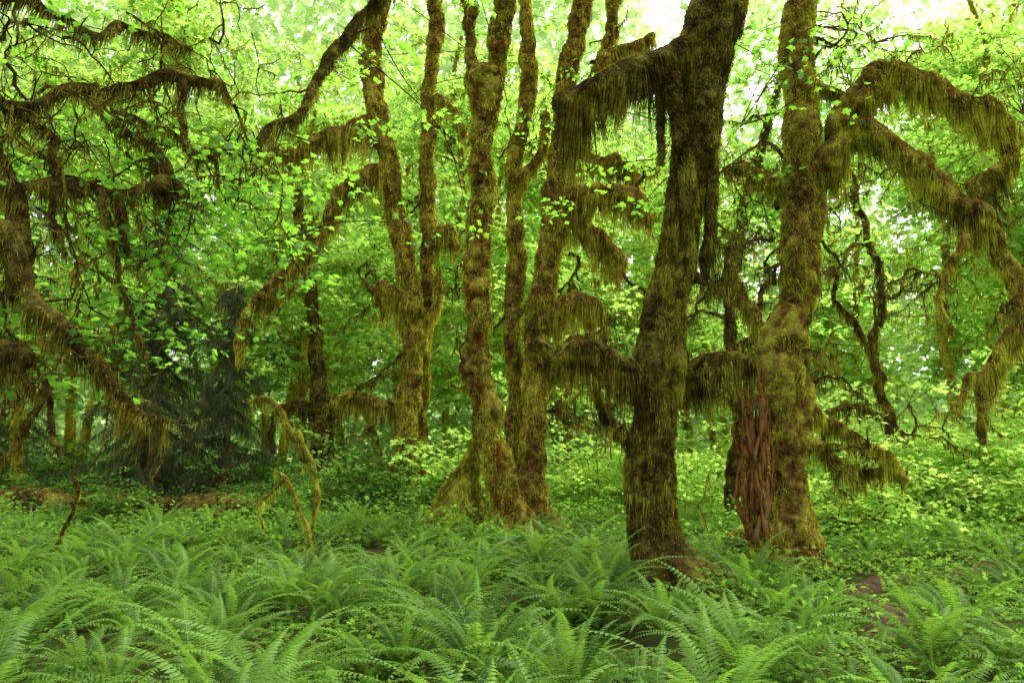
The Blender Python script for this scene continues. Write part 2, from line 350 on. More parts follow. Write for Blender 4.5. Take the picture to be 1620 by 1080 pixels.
def near(n,sd,zmin,zmax,back=0):
    def f(AP):
        A=AP[(AP[:,2]>zmin)&(AP[:,2]<zmax)]
        o=R.normal(0,1,(n,3))*np.array([sd,sd,sd*.6])
        if back: o[:,1]=np.abs(o[:,1])+back
        return A[R.integers(0,len(A),n)]+o
    return f
# A
tree('dark moss-draped maple with one heavy limb hanging long moss',10.8,
 [[(1070,940,56),(1052,885,44),(1040,820,36),(1040,740,32),(1036,650,33),(1040,560,36),(1050,480,37),(1066,400,36),(1082,320,34),(1094,250,34),(1103,180,36),(1110,120,39),(1122,60,42),(1138,0,42),(1152,-80,43),(1170,-250,40,.5),(1180,-500,28,1)],
  [(1045,920,32,.0),(1020,860,27,.0),(1008,800,24,.0),(1008,730,21,.0),(1024,650,18,0)]],
 [(1.15,[(1112,80,34),(1070,88,32,-.1),(1015,108,29,-.2),(960,132,26,-.3),(915,152,23,-.35),(880,165,18,-.4)]),
  (.7,[(1045,620,20),(1000,588,18,-.1),(960,560,15,-.2),(920,548,13,-.2),(888,568,9,-.2)]),
  (.65,[(1070,592,14),(1110,572,13,.1),(1150,562,12,.2),(1195,572,7,.3)]),
  (.3,[(1020,720,12),(985,680,10),(955,650,8),(940,600,6)]),
  (2.0,[(1092,420,8,-.3),(1088,300,12,-.33),(1074,190,16,-.38),(1062,120,16,-.35)]),
  (1.7,[(1060,480,8,-.32),(1056,400,10,-.33),(1070,320,12,-.33)]),
  (1.4,[(1116,440,6,-.1),(1122,320,9,-.1),(1130,200,12,-.1),(1140,100,14,-.1)]),
  (1.2,[(1045,260,5,-.2),(1042,180,9,-.2),(1050,110,12,-.2)]),
  (1.1,[(1070,640,6,-.25),(1076,540,9,-.25),(1082,440,10,-.25)])],
 M_A,dens=1600,hang=1.2,sides=48,tdens=4000,step=.05,amp=.30,fz=.09,w=.006,flare=1.0,crook=.04,bald=.24,
 twigs=[(1090,330,60,-40,1.4,.04,0),(1100,300,60,30,1.3,.035,.2),(1085,560,60,60,1.0,.03,0),(1000,600,-40,60,1.0,.03,0),(985,680,-50,-20,.9,.025,0),(1095,250,60,0,1.6,.03,.4),(1060,450,70,-30,1.5,.03,.3),(1070,520,60,-40,1.3,.03,.3),(1050,700,60,40,1.2,.03,.3),(1100,180,60,40,1.4,.03,.4)],tmoss=(100,.28),
 crown=near(16,1.1,6.6,12,.3))
# B
tb,bb=tree('tall olive mossy maple with broken snag at its foot',12.8,
 [[(1250,925,52),(1244,865,44),(1236,790,41),(1236,700,40),(1243,600,39),(1251,500,37),(1268,400,35),(1270,300,32),(1270,200,28),(1265,100,28),(1268,0,24),(1272,-150,22),(1280,-400,16)],
  [(1212,912,26,-.1),(1211,865,25,-.15),(1209,810,23,-.15),(1210,760,19,-.12),(1216,700,11,0)]],
 [(.85,[(1290,280,29),(1322,225,26,-.1),(1355,165,26,-.2),(1395,118,28,-.3),(1430,118,25,-.35),(1480,150,20,-.4),(1530,168,18,-.5),(1575,180,17,-.5),(1602,215,15,-.5),(1585,262,11,-.5),(1540,290,7,-.5)]),
  (.7,[(1345,190,20,-.2),(1395,225,18,-.4),(1450,262,17,-.6),(1505,315,19,-.7),(1560,350,18,-.8),(1590,400,14,-.8),(1612,470,10,-.9),(1592,540,9,-1),(1574,600,8,-1),(1560,660,7,-1),(1558,705,4,-1)]),
  (.35,[(1560,345,10,-.8),(1530,370,8,-.8),(1500,420,6,-.8),(1492,470,4,-.8),(1510,520,3,-.8)]),
  (.35,[(1592,540,6,-1),(1560,590,5,-1),(1530,600,4,-1),(1520,640,3,-1)]),
  (.5,[(1275,640,12),(1320,672,10,.3),(1370,695,8,.5),(1415,725,6,.6),(1435,760,4,.6)]),
  (.4,[(1275,700,10),(1310,720,8,.4),(1350,745,7,.6),(1400,740,5,.8),(1440,752,3,.8)]),
  (.35,[(1285,130,10),(1310,150,9),(1340,150,7,.1),(1330,210,4,.1)]),
  (.6,[(1260,300,12),(1220,285,10,.3),(1180,265,9,.5),(1150,262,7,.6)]),
  (.6,[(1250,500,10),(1215,520,9,.3),(1180,480,8,.5),(1160,430,6,.6)])],
 M_B,dens=1000,hang=.75,sides=48,tdens=3800,step=.055,amp=.36,fz=.085,w=.007,flare=.45,tmats=M_A,ls=.85,crook=.10,
 twigs=[(1230,330,-60,-30,1.6,.045,.2),(1228,420,-60,30,1.4,.04,.2),(1225,450,-60,-60,1.5,.04,.3),(1225,380,-60,0,1.7,.04,.4),(1300,380,60,40,1.2,.035,.2),(1500,420,-30,60,.9,.03,-.8),(1560,360,60,60,1,.04,-.8),(1300,660,80,40,1.5,.04,.3),(1280,690,60,70,1.3,.04,.3),(1600,480,-30,60,.8,.03,-.9),(1590,200,30,60,.9,.03,-.5),(1430,250,30,70,.8,.03,-.6),(1180,265,-50,50,1.2,.035,.5),(1240,560,-50,60,1.2,.03,.3),(1285,480,50,60,1.4,.035,.3),(1530,168,30,-50,.9,.02,-.5),(1430,110,40,-50,.9,.02,-.3),(1290,60,60,-30,1.6,.035,0),(1505,315,-30,60,.8,.03,-.7),(1290,560,50,40,1.2,.03,.3),(1600,440,20,60,.9,.03,-.9),(1460,270,20,60,.9,.025,-.6),(1540,290,-10,60,.8,.025,-.5),(1220,290,-50,60,1.5,.04,.4),(1370,695,30,50,.8,.02,.5),
  (1225,520,-60,-20,1.4,.035,.5),(1240,250,-60,-40,1.6,.035,.5),(1290,420,60,60,1.5,.035,.5),(1295,330,60,20,1.6,.035,.6),(1280,600,60,50,1.4,.03,.5),(1570,600,-30,40,.7,.02,-1),(1290,40,60,20,2,.03,.2),(1285,100,60,-40,2,.03,.3)],
 crown=lambda AP: np.vstack([near(60,1.2,6.5,12,.5)(AP),near(60,1.6,8,13,.5)(AP)+np.array([1.5,.6,.5])]),nl=28,lsize=.11)
# snag part of B
mb=MB(); sm_=MB()
for k in range(70):
    u=R.uniform(1180,1214); top=R.uniform(556,625) if R.uniform()<.4 else R.uniform(625,760); dz=12.8-.40+abs(u-1204)*.010+R.normal(0,.08)
    if u>1204 and top<650: top+=70
    if u<1186 and top<620: top+=50
    bot=R.uniform(max(top+60,740),880)
    m_=(bot+top)/2
    S=spline([[*P(u+8,bot,dz+.2)[0],.02],[*P(u+2+R.normal(0,5),bot*.65+m_*.35,dz+.02)[0],.042],[*P(u+R.normal(0,6),m_,dz)[0],.036],[*P(u+R.normal(0,7),top*.8+m_*.2,dz)[0],.024],[*P(u+R.normal(0,8),top,dz)[0],.003]],.045,.05,k)
    S[:,3]*=R.uniform(.4,1.4)
    tube(mb,S[:,:3]-bb,S[:,3],8,.8,fr=(5,11,26),seed=k)
    if k%3==0: moss(sm_,S[:,:3]-bb,S[:,3],220,.15,fuzz=.05,w=.006,seed=k,bald=.55)
o=link('broken_snag',mb.mesh('broken_snag',[M_WOOD]),tb); o['label']='torn red brown rotting splintered wood'
link('snag_moss',sm_.mesh('snag_moss',[M_B[1]]),tb)
# C
tree('leaning maple wrapped in rusty orange moss',16.9,
 [[(826,868,36),(812,815,29),(788,740,26),(770,670,26),(755,600,25),(758,500,24),(752,400,27),(763,300,22),(763,200,23),(766,150,28),(768,128,37),(768,112,27)],
  [(778,150,14),(787,100,15),(793,60,19),(800,0,17),(805,-100,16),(815,-300,13)]],
 [(.4,[(757,150,9),(748,100,10),(742,40,11),(738,-30,11),(735,-150,10)])],
 M_C,dens=500,hang=.6,sides=44,tdens=3400,amp=.44,w=.009,fz=.09,rs=.82,bald=.34,crook=.12,flare=.25,
 twigs=[(790,250,40,10,1.8,.03,.2),(740,420,-40,10,1.6,.03,.3),(780,520,50,-10,1.6,.03,.2),(740,600,-40,-20,1.4,.03,.2)],tmats=M_A,crown=near(16,1.5,8,15))
# D
tree('pair of slender mossy maple trunks growing together',24.5,
 [[(640,812,28),(640,740,24),(645,670,21),(650,600,17),(652,500,17),(640,400,18),(622,320,17),(608,220,17),(588,120,20),(590,60,14),(605,0,12),(615,-100,10)],
  [(658,800,13,.4),(664,700,11,.5),(674,550,10,.5),(678,400,11,.5),(676,250,12,.5),(682,120,12,.5),(690,0,11,.5),(695,-150,9,.5)]],
 [(1.3,[(612,265,14),(570,285,13),(540,310,12),(515,345,11),(490,390,11),(455,430,11),(415,465,11),(385,505,9),(380,570,5)]),
  (1.5,[(600,190,12),(560,195,11),(520,212,10),(475,240,10),(440,235,7),(415,250,5)]),
  (1.2,[(650,490,9),(625,470,10),(600,450,8),(595,480,5)]),
  (1,[(670,500,9),(690,480,8),(700,430,6)]),(1,[(680,380,8,.5),(705,360,10,.5),(725,390,5,.5)]),
  (1,[(690,150,6,.5),(720,180,7,.5),(740,230,6,.5)]),(1,[(650,640,8),(600,640,7),(560,630,6),(525,628,4)])],
 M_D,dens=400,hang=1.2,sides=28,tdens=1800,step=.1,w=.012,fz=.13,amp=.40,rs=.86,crook=.16,tmats=M_A,ls=.9,bald=.33,
 twigs=[(600,450,-40,40,2.5,.06,0),(690,450,40,30,2,.05,.5),(640,560,-50,20,2.5,.06,0),(515,345,-30,50,2,.05,0),(680,600,40,50,2.5,.05,.5),(690,200,40,20,2.5,.05,.5),(430,450,-30,40,2,.05,0),(600,640,-20,40,2,.05,0),(680,300,40,40,2.5,.05,.5)],
 crown=near(40,2.2,6,18,.6),crownkind='lo',leafm=L_MID)
# E
tree('mossy multi-stemmed maple with arching shaggy limbs',20.0,
 [[(840,822,34),(842,740,25),(846,640,22),(850,500,20),(866,400,21),(882,300,21),(888,200,18),(900,110,18),(925,0,16),(940,-120,14)],
  [(818,815,22,.4),(820,700,15,.5),(812,560,14,.6),(815,400,14,.6),(818,250,13,.6),(836,120,12,.6),(832,0,10,.6),(830,-150,9,.6)],
  [(870,420,12,1),(900,300,12,1.2),(935,150,12,1.3),(965,50,11,1.4),(980,-80,10,1.5)]],
 [(1.2,[(880,325,16),(915,305,17,-.3),(960,300,16,-.5),(1000,312,16,-.7),(1035,345,13,-.8)]),
  (1.2,[(860,600,14),(885,560,16),(915,545,16),(955,560,15),(985,590,11)]),
  (1.2,[(870,510,10),(895,480,16),(925,478,16),(950,500,10)]),
  (1.2,[(895,330,8),(930,360,14),(965,390,14),(985,430,9)]),
  (1.0,[(925,150,10),(960,100,11),(1000,80,9),(1040,60,7)]),
  (1.1,[(900,260,12),(930,250,14),(975,258,13),(1010,285,8)]),
  (1,[(820,300,7,.6),(850,240,8,.6),(862,180,8,.6)])],
 M_D,dens=520,hang=1.3,sides=30,tdens=2000,step=.09,w=.010,fz=.12,amp=.40,rs=.86,crook=.15,tmats=M_A,ls=.9,bald=.33,
 twigs=[(985,430,20,60,1.8,.05,0),(1000,320,40,-60,2,.06,-.5),(900,400,40,40,2,.06,.5),(880,640,60,60,2,.06,.3),(900,450,60,20,2.4,.06,.2),(870,560,60,40,2,.06,.2),(930,100,60,10,2.4,.06,1),(930,500,60,30,2.4,.05,.5),(860,650,60,10,2.2,.05,.6),(960,560,20,60,2,.05,0),(850,500,-30,30,2,.05,-.2)],
 crown=near(30,2.0,6,17,.6),crownkind='lo',leafm=L_MID)
tree('crooked dark maple with many gnarled bare limbs',21,
 [[(1165,850,16),(1160,760,13),(1172,660,12),(1160,560,11),(1150,470,10),(1165,380,9),(1190,280,8),(1215,190,7),(1240,100,5)]],
 [(.5,[(1160,560,8),(1190,520,7),(1200,470,5),(1225,440,4)]),(.6,[(1152,470,8),(1110,440,7),(1085,400,5)]),(.5,[(1165,380,6),(1130,350,6),(1110,300,5),(1120,250,4)]),(.5,[(1165,640,7),(1130,600,6),(1100,605,5),(1080,640,3)])],
 M_A,dens=300,hang=.8,sides=16,tdens=600,step=.1,w=.011,fz=.09,amp=.35,crook=.15,
 twigs=[(1190,280,50,-20,3,.06,0),(1165,380,60,30,3,.06,0),(1150,470,60,20,3,.06,0),(1150,500,-60,20,3,.06,0),(1165,600,60,10,3,.06,0),(1190,520,60,30,3,.05,0),(1110,440,-30,50,2.4,.05,0),(1215,190,-50,-20,3,.05,0)],
 crown=near(12,1.6,4,14,.6),crownkind='lo',leafm=L_MID)
tree('slender dark maple with tangled drooping branches',19,
 [[(1400,840,11),(1392,760,8),(1406,660,7),(1380,560,7),(1402,470,6),(1374,380,5),(1350,300,5),(1320,210,3)]],
 [(.5,[(1402,660,6),(1350,640,6),(1310,660,4)]),(.5,[(1385,560,6),(1340,500,5),(1320,420,4)])],
 M_A,dens=300,hang=.8,sides=16,tdens=500,step=.1,w=.011,fz=.09,amp=.35,crook=.2,
 twigs=[(1380,380,-50,30,2.6,.05,0),(1400,470,60,30,3,.05,0),(1385,560,60,30,2.6,.05,0),(1402,660,60,40,2.6,.05,0)],
 crown=near(26,1.8,3,14,.8),crownkind='lo',leafm=L_MID)
tree('broad green mossy root mound beside the tree cluster',17.6,
 [[(706,862,44),(715,820,38),(726,780,30),(740,745,21),(750,715,12),(756,700,6)],[(748,855,30,.2),(745,800,24,.2),(740,760,15,.2)],[(672,860,24,.1),(686,825,19,.1),(704,795,14,.1)]],[],
 M_G,dens=400,hang=.5,sides=30,tdens=2600,step=.07,w=.010,fz=.14,amp=.38,name='mossy_stump',bald=.1,flare=.2)
tree('dark mossy maple trunk standing among shrubs',27,
 [[(508,790,26),(506,700,20),(508,620,17),(500,560,13),(496,480,10),(482,400,8),(470,300,6)]],
 [(1,[(508,640,10),(560,625,9),(610,640,8),(640,655,6)]),(1,[(500,650,10),(460,640,9),(430,660,7),(430,720,5)])],
 M_A,dens=200,hang=.8,sides=24,tdens=600,step=.12,w=.016,fz=.13,crook=.15,crown=near(26,2.2,4,14),crownkind='lo',leafm=L_MID)
# left overhanging tree
tree('maple with sweeping low branches draped in brown moss',8.0,
 [[(-150,1010,45),(-130,800,40),(-110,600,38),(-120,400,36),(-110,200,34),(-60,0,30),(0,-150,26),(60,-350,20)]],
 [(.5,[(-100,420,26),(-40,360,21),(10,370,18,-.1),(35,430,17,-.2),(60,500,16,-.2),(105,555,14,-.2),(165,598,12,-.1),(215,645,8),(262,672,5)]),
  (.3,[(-110,250,22),(-30,170,14),(60,158,10),(110,135,9,.2),(170,140,10,.2),(230,125,9,.3),(290,128,9,.4),(345,140,7,.4),(372,165,3,.4)]),
  (.35,[(-60,0,18),(200,-90,18,.5),(450,-80,16,1),(620,-30,16,1.5),(575,30,14,1.5),(530,85,11,1.4),(490,140,8,1.2),(450,195,5,1),(400,228,4,.9),(330,240,4,.7),(265,212,4,.5),(200,180,3,.3),(130,165,2,.2)]),
  (.3,[(-100,560,20),(-30,548,20),(15,555,28),(35,562,26),(48,566,14)]),
  (.25,[(-60,560,12),(30,585,8),(75,620,8),(60,655,7),(30,700,6),(-10,740,5)]),
  (.25,[(70,600,6),(92,650,6),(95,700,5),(100,735,2)]),
  (.35,[(-60,300,16),(0,290,12),(60,300,9,.3),(120,290,9,.5),(180,300,8,.7),(230,290,14,.8),(262,288,27,.8),(285,298,22,.9),(300,310,8,.9)]),
  (.3,[(160,300,7,.6),(168,350,6,.6),(172,400,6,.7),(195,460,5,.7),(222,520,4,.8),(235,560,2,.8)]),
  (.3,[(150,132,7,.2),(170,190,7,.4),(215,230,8,.6),(260,270,14,.8),(265,330,7,.8)]),
  (.25,[(290,125,6,.4),(285,180,7,.5),(290,230,7,.6),(330,250,5,.7),(335,290,2,.7)]),
  (.35,[(-80,180,20),(-20,220,15,.2),(10,300,13,.2),(5,380,24,.2),(25,400,20,.2),(40,470,8,.2)]),
  (.3,[(0,160,9),(60,200,8,.3),(95,250,8,.3),(90,330,7,.3),(120,400,4,.3)]),
  (.3,[(-60,0,16),(20,-10,12,.3),(90,30,9,.5),(150,70,8,.7),(210,50,7,1),(300,80,4,1.2)]),
  (.3,[(180,300,7,.7),(190,340,12,.7),(200,375,9,.7),(215,395,4,.7)]),
  (.3,[(60,300,7,.3),(110,285,14,.4),(125,310,10,.4)])],
 M_L,dens=620,hang=.5,sides=30,tdens=900,step=.05,amp=.40,w=.006,fz=.065,tmats=M_A,crook=.12,tmoss=(70,.26),
 twigs=[(60,148,60,40,1.2,.02,0),(20,400,40,30,1.3,.02,-.1),(50,480,60,-20,1.2,.02,-.2),(120,290,30,60,1.2,.02,.5),(-20,360,60,50,1.2,.025,0),(230,128,40,60,1,.02,.3),(180,300,50,50,1.2,.02,.7),(20,160,20,60,1.2,.025,0),(400,228,10,50,1,.015,.9),(240,290,60,30,1,.02,.8),(490,140,-40,40,1,.015,1.2),(100,60,60,30,1.2,.02,.3),(95,250,50,40,1,.02,.3),(260,270,60,50,1.1,.02,.8),(170,190,60,20,1.1,.02,.4),(290,230,50,40,1.1,.02,.6),(60,500,50,40,1.1,.02,-.2),(165,598,40,30,.8,.015,-.1),(0,60,60,30,1.6,.025,.3),(200,20,60,40,1.5,.02,.6),(330,60,40,40,1.3,.02,1),
  (30,200,60,20,1.4,.025,.4),(0,290,50,40,1.3,.025,.4),(60,330,50,20,1.3,.02,.6),(120,180,40,40,1.2,.02,.8),(200,240,40,20,1.2,.02,.9),(-10,450,50,30,1.2,.02,.3),(20,20,50,50,1.4,.02,.6),(250,60,40,50,1.2,.02,1),(130,400,50,30,1,.02,.5),(10,100,60,30,1.6,.025,.5),(60,240,30,50,1.3,.02,.3),(340,140,40,30,1,.015,.5),
  (100,555,40,20,1,.02,0),(20,550,40,40,1,.02,0),(0,240,60,30,1.6,.03,.6),(100,300,60,10,1.4,.025,.8),(160,350,50,20,1.3,.02,.8),(370,165,40,50,1.2,.02,.5),(210,645,40,10,.8,.015,0)],
 crown=lambda AP: np.vstack([near(80,.8,2.8,8,.15)(AP),near(40,1.3,4.5,9,.2)(AP)]),nl=30,lsize=.12,srad=(.35,.7))
def sap(label,d,path,limbs=[],hang=.4,m=None):
    tree(label,d,[path],limbs,m or M_G,dens=260,hang=hang,sides=12,tdens=520,step=.05,amp=.35,flare=0,name='mossy_sapling',fz=.045,w=.006,crook=.12,bald=0)
sap('bent dead sapling with a curtain of moss',14,[(497,845,3),(502,760,4),(484,710,5),(452,665,6),(425,635,5),(395,640,3)],[(.5,[(470,680,4),(478,720,4),(500,740,3)])],hang=.9)
sap('leaning dead mossy stick among ferns',13,[(492,850,4),(478,800,4),(455,755,5),(430,738,5)],[(.3,[(455,755,5),(425,780,4),(405,800,4),(410,830,2)])])
sap('thin leaning dead stem above ferns',13,[(88,860,3),(105,820,3),(118,780,3),(120,735,2)],m=M_L)
def log(label,pts,mats,den=500,fz=.12):
    S=spline([[x,y,float(gz(x,y))+dz,rr] for x,y,dz,rr in pts],.12,.1); b=S[len(S)//2,:3]; mb=MB(); ms=MB()
    sf=tube(mb,S[:,:3]-b,S[:,3],28,.3,fr=(1.5,4,10)); moss(ms,S[:,:3]-b,S[:,3],den,.35,fuzz=fz,w=.012,surf=sf)
    o=link('fallen_log',mb.mesh('fallen_log',[mats[0]]),None,b); o['label']=label; o['category']='log'
    link('moss_cover',ms.mesh('moss_cover',[mats[1]]),o)
log('dark rotting fallen log overgrown with moss and plants',[(-22,21.5,.35,.55),(-16,21,.4,.6),(-11,21,.35,.5),(-6.6,20.6,.25,.42)],M_A,1800,.18)
log('mossy fallen log lying behind a tree',[(5.4,17,.3,.2),(7,17.3,.3,.22),(8.4,17.8,.45,.2),(10.5,18.2,.3,.16)],M_A)
log('short arched mossy log',[(4.2,14.8,.15,.12),(4.8,15,.45,.15),(5.6,15.2,.5,.14),(6.2,15.3,.1,.1)],M_B)
# ---------- background trees ----------
def bgtree(var):
    mb=MB(); lf=MB(); H=R.uniform(17,22); n=9
    pts=[[0,0,-.3,.24]]
    x=y=0
    for k in range(1,n): x+=R.normal(0,.4);y+=R.normal(0,.4); pts.append([x,y,H*k/(n-1),.22*(1-k/n)+.03])
    S=spline(pts,.25); tube(mb,S[:,:3],S[:,3],14,.25,fr=(1.5,3,7),flare=.4); moss(mb,S[:,:3],S[:,3],200,.3,fuzz=.12,w=.016,nseg=2)
    C=[]
    for k in range(20):
        i=int(len(S)*R.uniform(.20,.97)); a=R.uniform(0,2*np.pi); d=np.array([math.cos(a),math.sin(a),R.uniform(-.1,.7)]); out=[]
        Lb=R.uniform(2.5,5)*(1-.4*i/len(S)); grow(S[i,:3],d,Lb,S[i,3]*.4,2,out,.35,.05,step=.35,kids=3)
        for pt,rr in out:
            tube(mb,pt,np.maximum(rr,.012),6,.2); moss(mb,pt,rr,30,.6,fuzz=.1,w=.016,nseg=2)
            for q in pt[2::3]: C.append(q+R.normal(0,.35,3))
    C=np.array(C); C=C[R.permutation(len(C))[:250]]
    sprays(lf,C,R.uniform(.6,1.25,len(C)),28,.29,'lo',tilt=.5,thick=.08)
    return mb.mesh('trunk',[M_D[1]]),lf.mesh('crown',[L_MID])
def shrub(var):
    mb=MB(); lf=MB(); C=[]
    for k in range(9):
        a=R.uniform(0,2*np.pi); d=np.array([math.cos(a)*.7,math.sin(a)*.7,1.]); out=[]
        grow(np.array([R.normal(0,.15),R.normal(0,.15),-.05]),d,R.uniform(2,3.8),.03,1,out,.3,-.18,step=.25,kids=3)
        for pt,rr in out:
            tube(mb,pt,np.maximum(rr,.006),5,0)
            for q in pt[1::2]: C.append(q+R.normal(0,.15,3))
    C=np.array(C); C[:,2]=np.maximum(C[:,2],.1); C=C[R.permutation(len(C))[:130]]
    sprays(lf,C,R.uniform(.35,.75,len(C)),20,.18,'lo',tilt=.45,thick=.06)
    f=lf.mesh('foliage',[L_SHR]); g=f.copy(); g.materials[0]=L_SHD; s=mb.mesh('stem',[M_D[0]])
    return (s,f),(s,g)
BT=[bgtree(k) for k in range(4)]; SS=[shrub(k) for k in range(4)]; SH=[a for a,b in SS]; SD=[b for a,b in SS]
def place(variants,names,pos,nm,label,cat,group):
    for k,(x,y,s) in enumerate(pos):
        r=bpy.data.objects.new(nm,None); scene.collection.objects.link(r); r.location=(x,y,float(gz(x,y))); r.rotation_euler=(0,0,R.uniform(0,6.28)); r.scale=(s,s,s)
        r['label']=label; r['category']=cat; r['group']=group
        for me,pn in zip(variants[k%len(variants)],names):
            o=bpy.data.objects.new(pn,me); o.parent=r; scene.collection.objects.link(o)
pos=[]
for (x,y,s) in [(-14,29,1),(-9,32,1),(-3,32,1),(3,34,1),(-19,33,1),(-6,38,1.1),(0,40,1.1),(12,38,.95),(18,31,.95),(10,44,1.05),(-13,41,1.1),(-24,42,1.2),(4,46,1.1),(-2,50,1.2),(-9,52,1.2),(-18,54,1.2),(-30,56,1.2),(20,44,1.05),(27,42,1.15),(15,52,1.25),(25,55,1.35),(34,52,1.25),(8,56,1.3),(-17,26,.8),(24,35,1.15),(21,28,1.05),(-22,50,1.3),(-13,60,1.5),(-4,62,1.5),(4,62,1.5),(15,62,1.5),(24,66,1.6)]: pos.append((x+R.normal(0,.5),y,s))
place(BT,['trunk','crown'],pos,'maple_tree','leafy green maple with mossy trunk in dense forest','tree','maples of the forest behind')
sp=[];sdk=[]
for k in range(115):
    y=R.uniform(17,46); x=R.uniform(-.75,.8)*y
    if y<24 and (x<4 or x>0.62*y and y<19): 
        if R.uniform()<.85: continue
    s=R.uniform(.55,1.4)
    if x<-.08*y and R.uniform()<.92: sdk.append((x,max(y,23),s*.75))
    else: sp.append((x,y,s))
for k in range(14): sdk.append((-21+k*1.15+R.normal(0,.3),R.choice([19.9,21.9,22.4]),R.uniform(.25,.5)))
place(SH,['stem','foliage'],sp,'vine_maple_shrub','bright green leafy understory shrub','shrub','understory shrubs')
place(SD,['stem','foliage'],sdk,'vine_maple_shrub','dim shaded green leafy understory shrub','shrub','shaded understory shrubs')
def spruce(x,y,H,label):
    mb=MB(); lf=MB(); S=spline([[0,0,-.2,H*.018],[.05,.02,H*.5,H*.011],[0,0,H,.01]],.3); tube(mb,S[:,:3],S[:,3],12,.12)
    st=[];en=[]
    for k in range(int(H*17)):
        z=R.uniform(.03,.98)*H; a=R.uniform(0,6.28); L=(1-z/H)**.6*H*.24*R.uniform(.4,1.25)+.2; dp=R.uniform(-.15,.6)
        o=np.array([math.cos(a),math.sin(a),0]); n=10; tt=np.linspace(0,1,n)[:,None]; ph=R.uniform(0,6)
        cv=lambda q: np.array([0,0,z])+o*L*q+np.array([0,0,-1])*L*(dp*q+.3*q**2)+np.array([-o[1],o[0],0])*L*.12*np.sin(q*4+ph)
        tube(mb,cv(tt),.018*(1-.8*tt[:,0]),4,0,cap=False)
        m=int(L*130); q=R.uniform(0.05,1,m)[:,None]; c=cv(q)
        e=c+np.array([-o[1],o[0],0])*R.normal(0,.2,(m,1))+o*R.uniform(0,.18,(m,1))+np.array([0,0,-1])*R.uniform(-.03,.5,(m,1)); st.append(c);en.append(e)
    st=np.vstack(st);en=np.vstack(en); ribbons(lf,st,en,np.zeros_like(st),np.full(len(st),.010),R.uniform(0,1,len(st)),nseg=2)
    r=bpy.data.objects.new('spruce_tree',None); scene.collection.objects.link(r); r.location=(x,y,float(gz(x,y))); r['label']=label; r['category']='tree'
    link('trunk',mb.mesh('trunk',[M_D[0]]),r); link('crown',lf.mesh('crown',[L_SPR]),r)
spruce(-9.8,25.5,8,'soft dark grey-green spruce with drooping boughs')
spruce(-12.8,26.5,12,'tall dim spruce behind the fallen log')
spruce(-20,28,14,'tall spruce with drooping grey-green boughs')
# far wood
mb=MB(); n=95000; x=R.uniform(-95,95,n); y=R.uniform(62,88,n)
top=np.where(x/y<.20,60,0)+np.where((x/y>=.20),52,0)+5*np.sin(x*.25)+3*np.sin(x*.7)
z=R.uniform(0,1,n)**1.05*top+gz(x,y); c=np.stack([x,y,z],1); cn=vn(c*.22,9)+.6*vn(c*.6,8); keep=cn>np.where((x/y>.2)&(z>22),-.12,-.7); c=c[keep]
a=R.uniform(0,6.28,len(c)); leaves(mb,c,np.stack([np.cos(a),np.sin(a),a*0],1),R.uniform(.7,1.5,len(c)),np.clip(.5+.5*cn[keep]+R.normal(0,.10,len(c)),0,1),'lo',.8)
o=link('distant_forest',mb.mesh('distant_forest',[L_FAR])); o['kind']='stuff'; o['label']='hazy bright green mass of distant forest'; o['category']='forest'
# ---------- ferns ----------
def fern(var):
    mb=MB(); nf=int(R.integers(17,25))
    for k in range(nf):
        az=2*np.pi*k/nf+R.normal(0,.2); inner=R.uniform(0,1); L=R.uniform(.8,1.2); e0=math.radians(48+34*inner+R.normal(0,4)); e1=math.radians(-45+58*inner+R.normal(0,12))
        m=34; tt=np.linspace(0,1,m); el=e0+(e1-e0)*tt**1.3; ds=L/m
        hx=np.cumsum(np.cos(el))*ds; hz=np.cumsum(np.sin(el))*ds; tw=R.normal(0,.22)*tt**2
        ca,sa=np.cos(az+tw),np.sin(az+tw)
        p=np.stack([hx*ca,hx*sa,hz+.02],1); T,_,_=frames(p)
        side=np.stack([-sa,ca,0*sa],1)+R.normal(0,.2)*np.array([0,0,1]); side/=np.linalg.norm(side,axis=1)[:,None]; up=np.cross(T,side)*-1
        up=np.where(up[:,2:]<0,-up,up)
        w_=(.004*(1-.8*tt))[:,None]; V=np.stack([p-side*w_,p+side*w_],1).reshape(-1,3); i=np.arange(m-1)*2
        mb.add(V,np.stack([i,i+1,i+3,i+2],1),np.full(len(V),.9),0)
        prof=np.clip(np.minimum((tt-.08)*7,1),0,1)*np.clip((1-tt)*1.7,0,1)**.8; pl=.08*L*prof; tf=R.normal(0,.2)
        for sgn in (-1,1):
            d=side*sgn*.95+T*.35-up*.18*R.uniform(.5,1.5); d+=R.normal(0,.07,d.shape); d/=np.linalg.norm(d,axis=1)[:,None]
            pw=ds*.42; b=p[3:]; dd=d[3:]*pl[3:,None]; t3=T[3:]
            V=np.stack([b-t3*pw*.6,b+dd*.35-t3*pw*.9-up[3:]*.002,b+dd-up[3:]*.01,b+dd*.35+t3*pw*.8,b+t3*pw*.6],1).reshape(-1,3)
            j=np.arange(len(b))*5; tn=np.clip(.02+.75*tt[3:]+tf+.2*inner,0,1)  # tint falls towards frond bases, painting shade into the fern's heart
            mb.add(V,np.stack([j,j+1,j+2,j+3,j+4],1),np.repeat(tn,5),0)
    return mb
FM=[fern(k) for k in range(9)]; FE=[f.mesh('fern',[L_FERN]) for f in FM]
cand=[(2.95,9.6),(-.4,13.8),(1.5,12.6),(-7.5,13.5)]
y=3.2
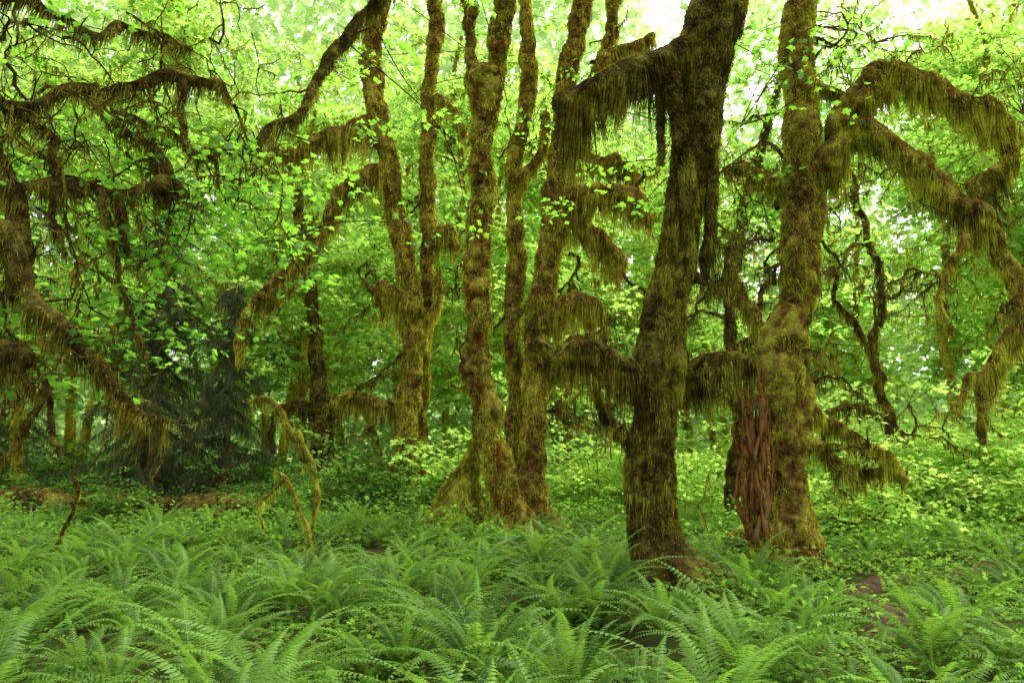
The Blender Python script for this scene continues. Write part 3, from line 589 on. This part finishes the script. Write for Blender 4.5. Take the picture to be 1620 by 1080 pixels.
while y<24:
    sp_=.82+.012*y; x=-(.74*y+1)
    while x<.74*y+1:
        xx=x+R.normal(0,.28); yy=y+R.normal(0,.28); u=xx/yy; ok=all((xx-a)**2+(yy-b)**2>(r*1.2+.2)**2 for a,b,r in trunks)
        pr=.97
        if yy>13.5: pr=.9 if u<.05 else .4
        elif yy>7 and u>.25: pr=.55
        elif yy>8.5 and u>.1: pr=.75
        if min((xx-a)**2+(yy-b)**2 for a,b,_ in pc[:, :3])<.45**2: ok=False
        if (xx-2.95)**2+(yy-9.6)**2<.6: ok=False
        if ok and R.uniform()<pr: cand.append((xx,yy))
        x+=sp_*R.uniform(.8,1.2)
    y+=.70+.012*y
cand.sort(key=lambda c:c[1]); print('ferns',len(cand))
rest=MB()
for k,(x,y) in enumerate(cand):
    s=R.uniform(.55,1.12); rz=R.uniform(0,6.28); v=int(R.integers(9))
    if k<298:
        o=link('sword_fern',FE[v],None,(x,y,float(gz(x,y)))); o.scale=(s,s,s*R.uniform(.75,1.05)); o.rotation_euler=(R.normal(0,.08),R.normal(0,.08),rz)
        o['label']='green sword fern with arching fronds on forest floor'; o['category']='fern'; o['group']='sword ferns carpeting the forest floor'
    else:
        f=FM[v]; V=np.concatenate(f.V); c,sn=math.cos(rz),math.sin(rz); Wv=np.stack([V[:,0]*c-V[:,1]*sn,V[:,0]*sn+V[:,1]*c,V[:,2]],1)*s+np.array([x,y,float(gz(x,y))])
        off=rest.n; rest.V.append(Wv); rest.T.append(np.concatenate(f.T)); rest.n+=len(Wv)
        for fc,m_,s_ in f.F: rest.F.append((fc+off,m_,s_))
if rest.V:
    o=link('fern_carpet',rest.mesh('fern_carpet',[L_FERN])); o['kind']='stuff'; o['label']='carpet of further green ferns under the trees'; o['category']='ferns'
# ---------- low herbs ----------
mb=MB(); n=90000; y=3+R.uniform(0,1,n)**.8*30; x=R.uniform(-.78,.78,n)*y; q=np.stack([x,y,0*x],1); dn=vn(q*.8,21)+.5*vn(q*2.3,22)
dpath=np.min(((x[:,None]-pc[None,::4,0])**2+(y[:,None]-pc[None,::4,1])**2),1)
keep=(dn>-.45)&(dpath>.04+.08*dn); x,y,dn=x[keep],y[keep],dn[keep]
h=np.where(y>14,R.uniform(0,1,len(x))**1.5*.7,R.uniform(0,1,len(x))**2*.22)*np.clip(.6+dn,.1,1.6)+.02
h=np.where((x/y>.24)&(y>5)&(y<=14),h*2,h)
c=np.stack([x,y,gz(x,y)+h],1); a=R.uniform(0,6.28,len(c)); leaves(mb,c,np.stack([np.cos(a),np.sin(a),a*0],1),R.uniform(.03,.07,len(c))*(1+y/20),np.clip(.5+.3*dn+R.normal(0,.2,len(c)),0,1),'lo',.5)
o=link('ground_cover',mb.mesh('ground_cover',[L_COV])); o['kind']='stuff'; o['label']='low green herbs and moss between the ferns'; o['category']='ground cover'
bpy.context.view_layer.update()
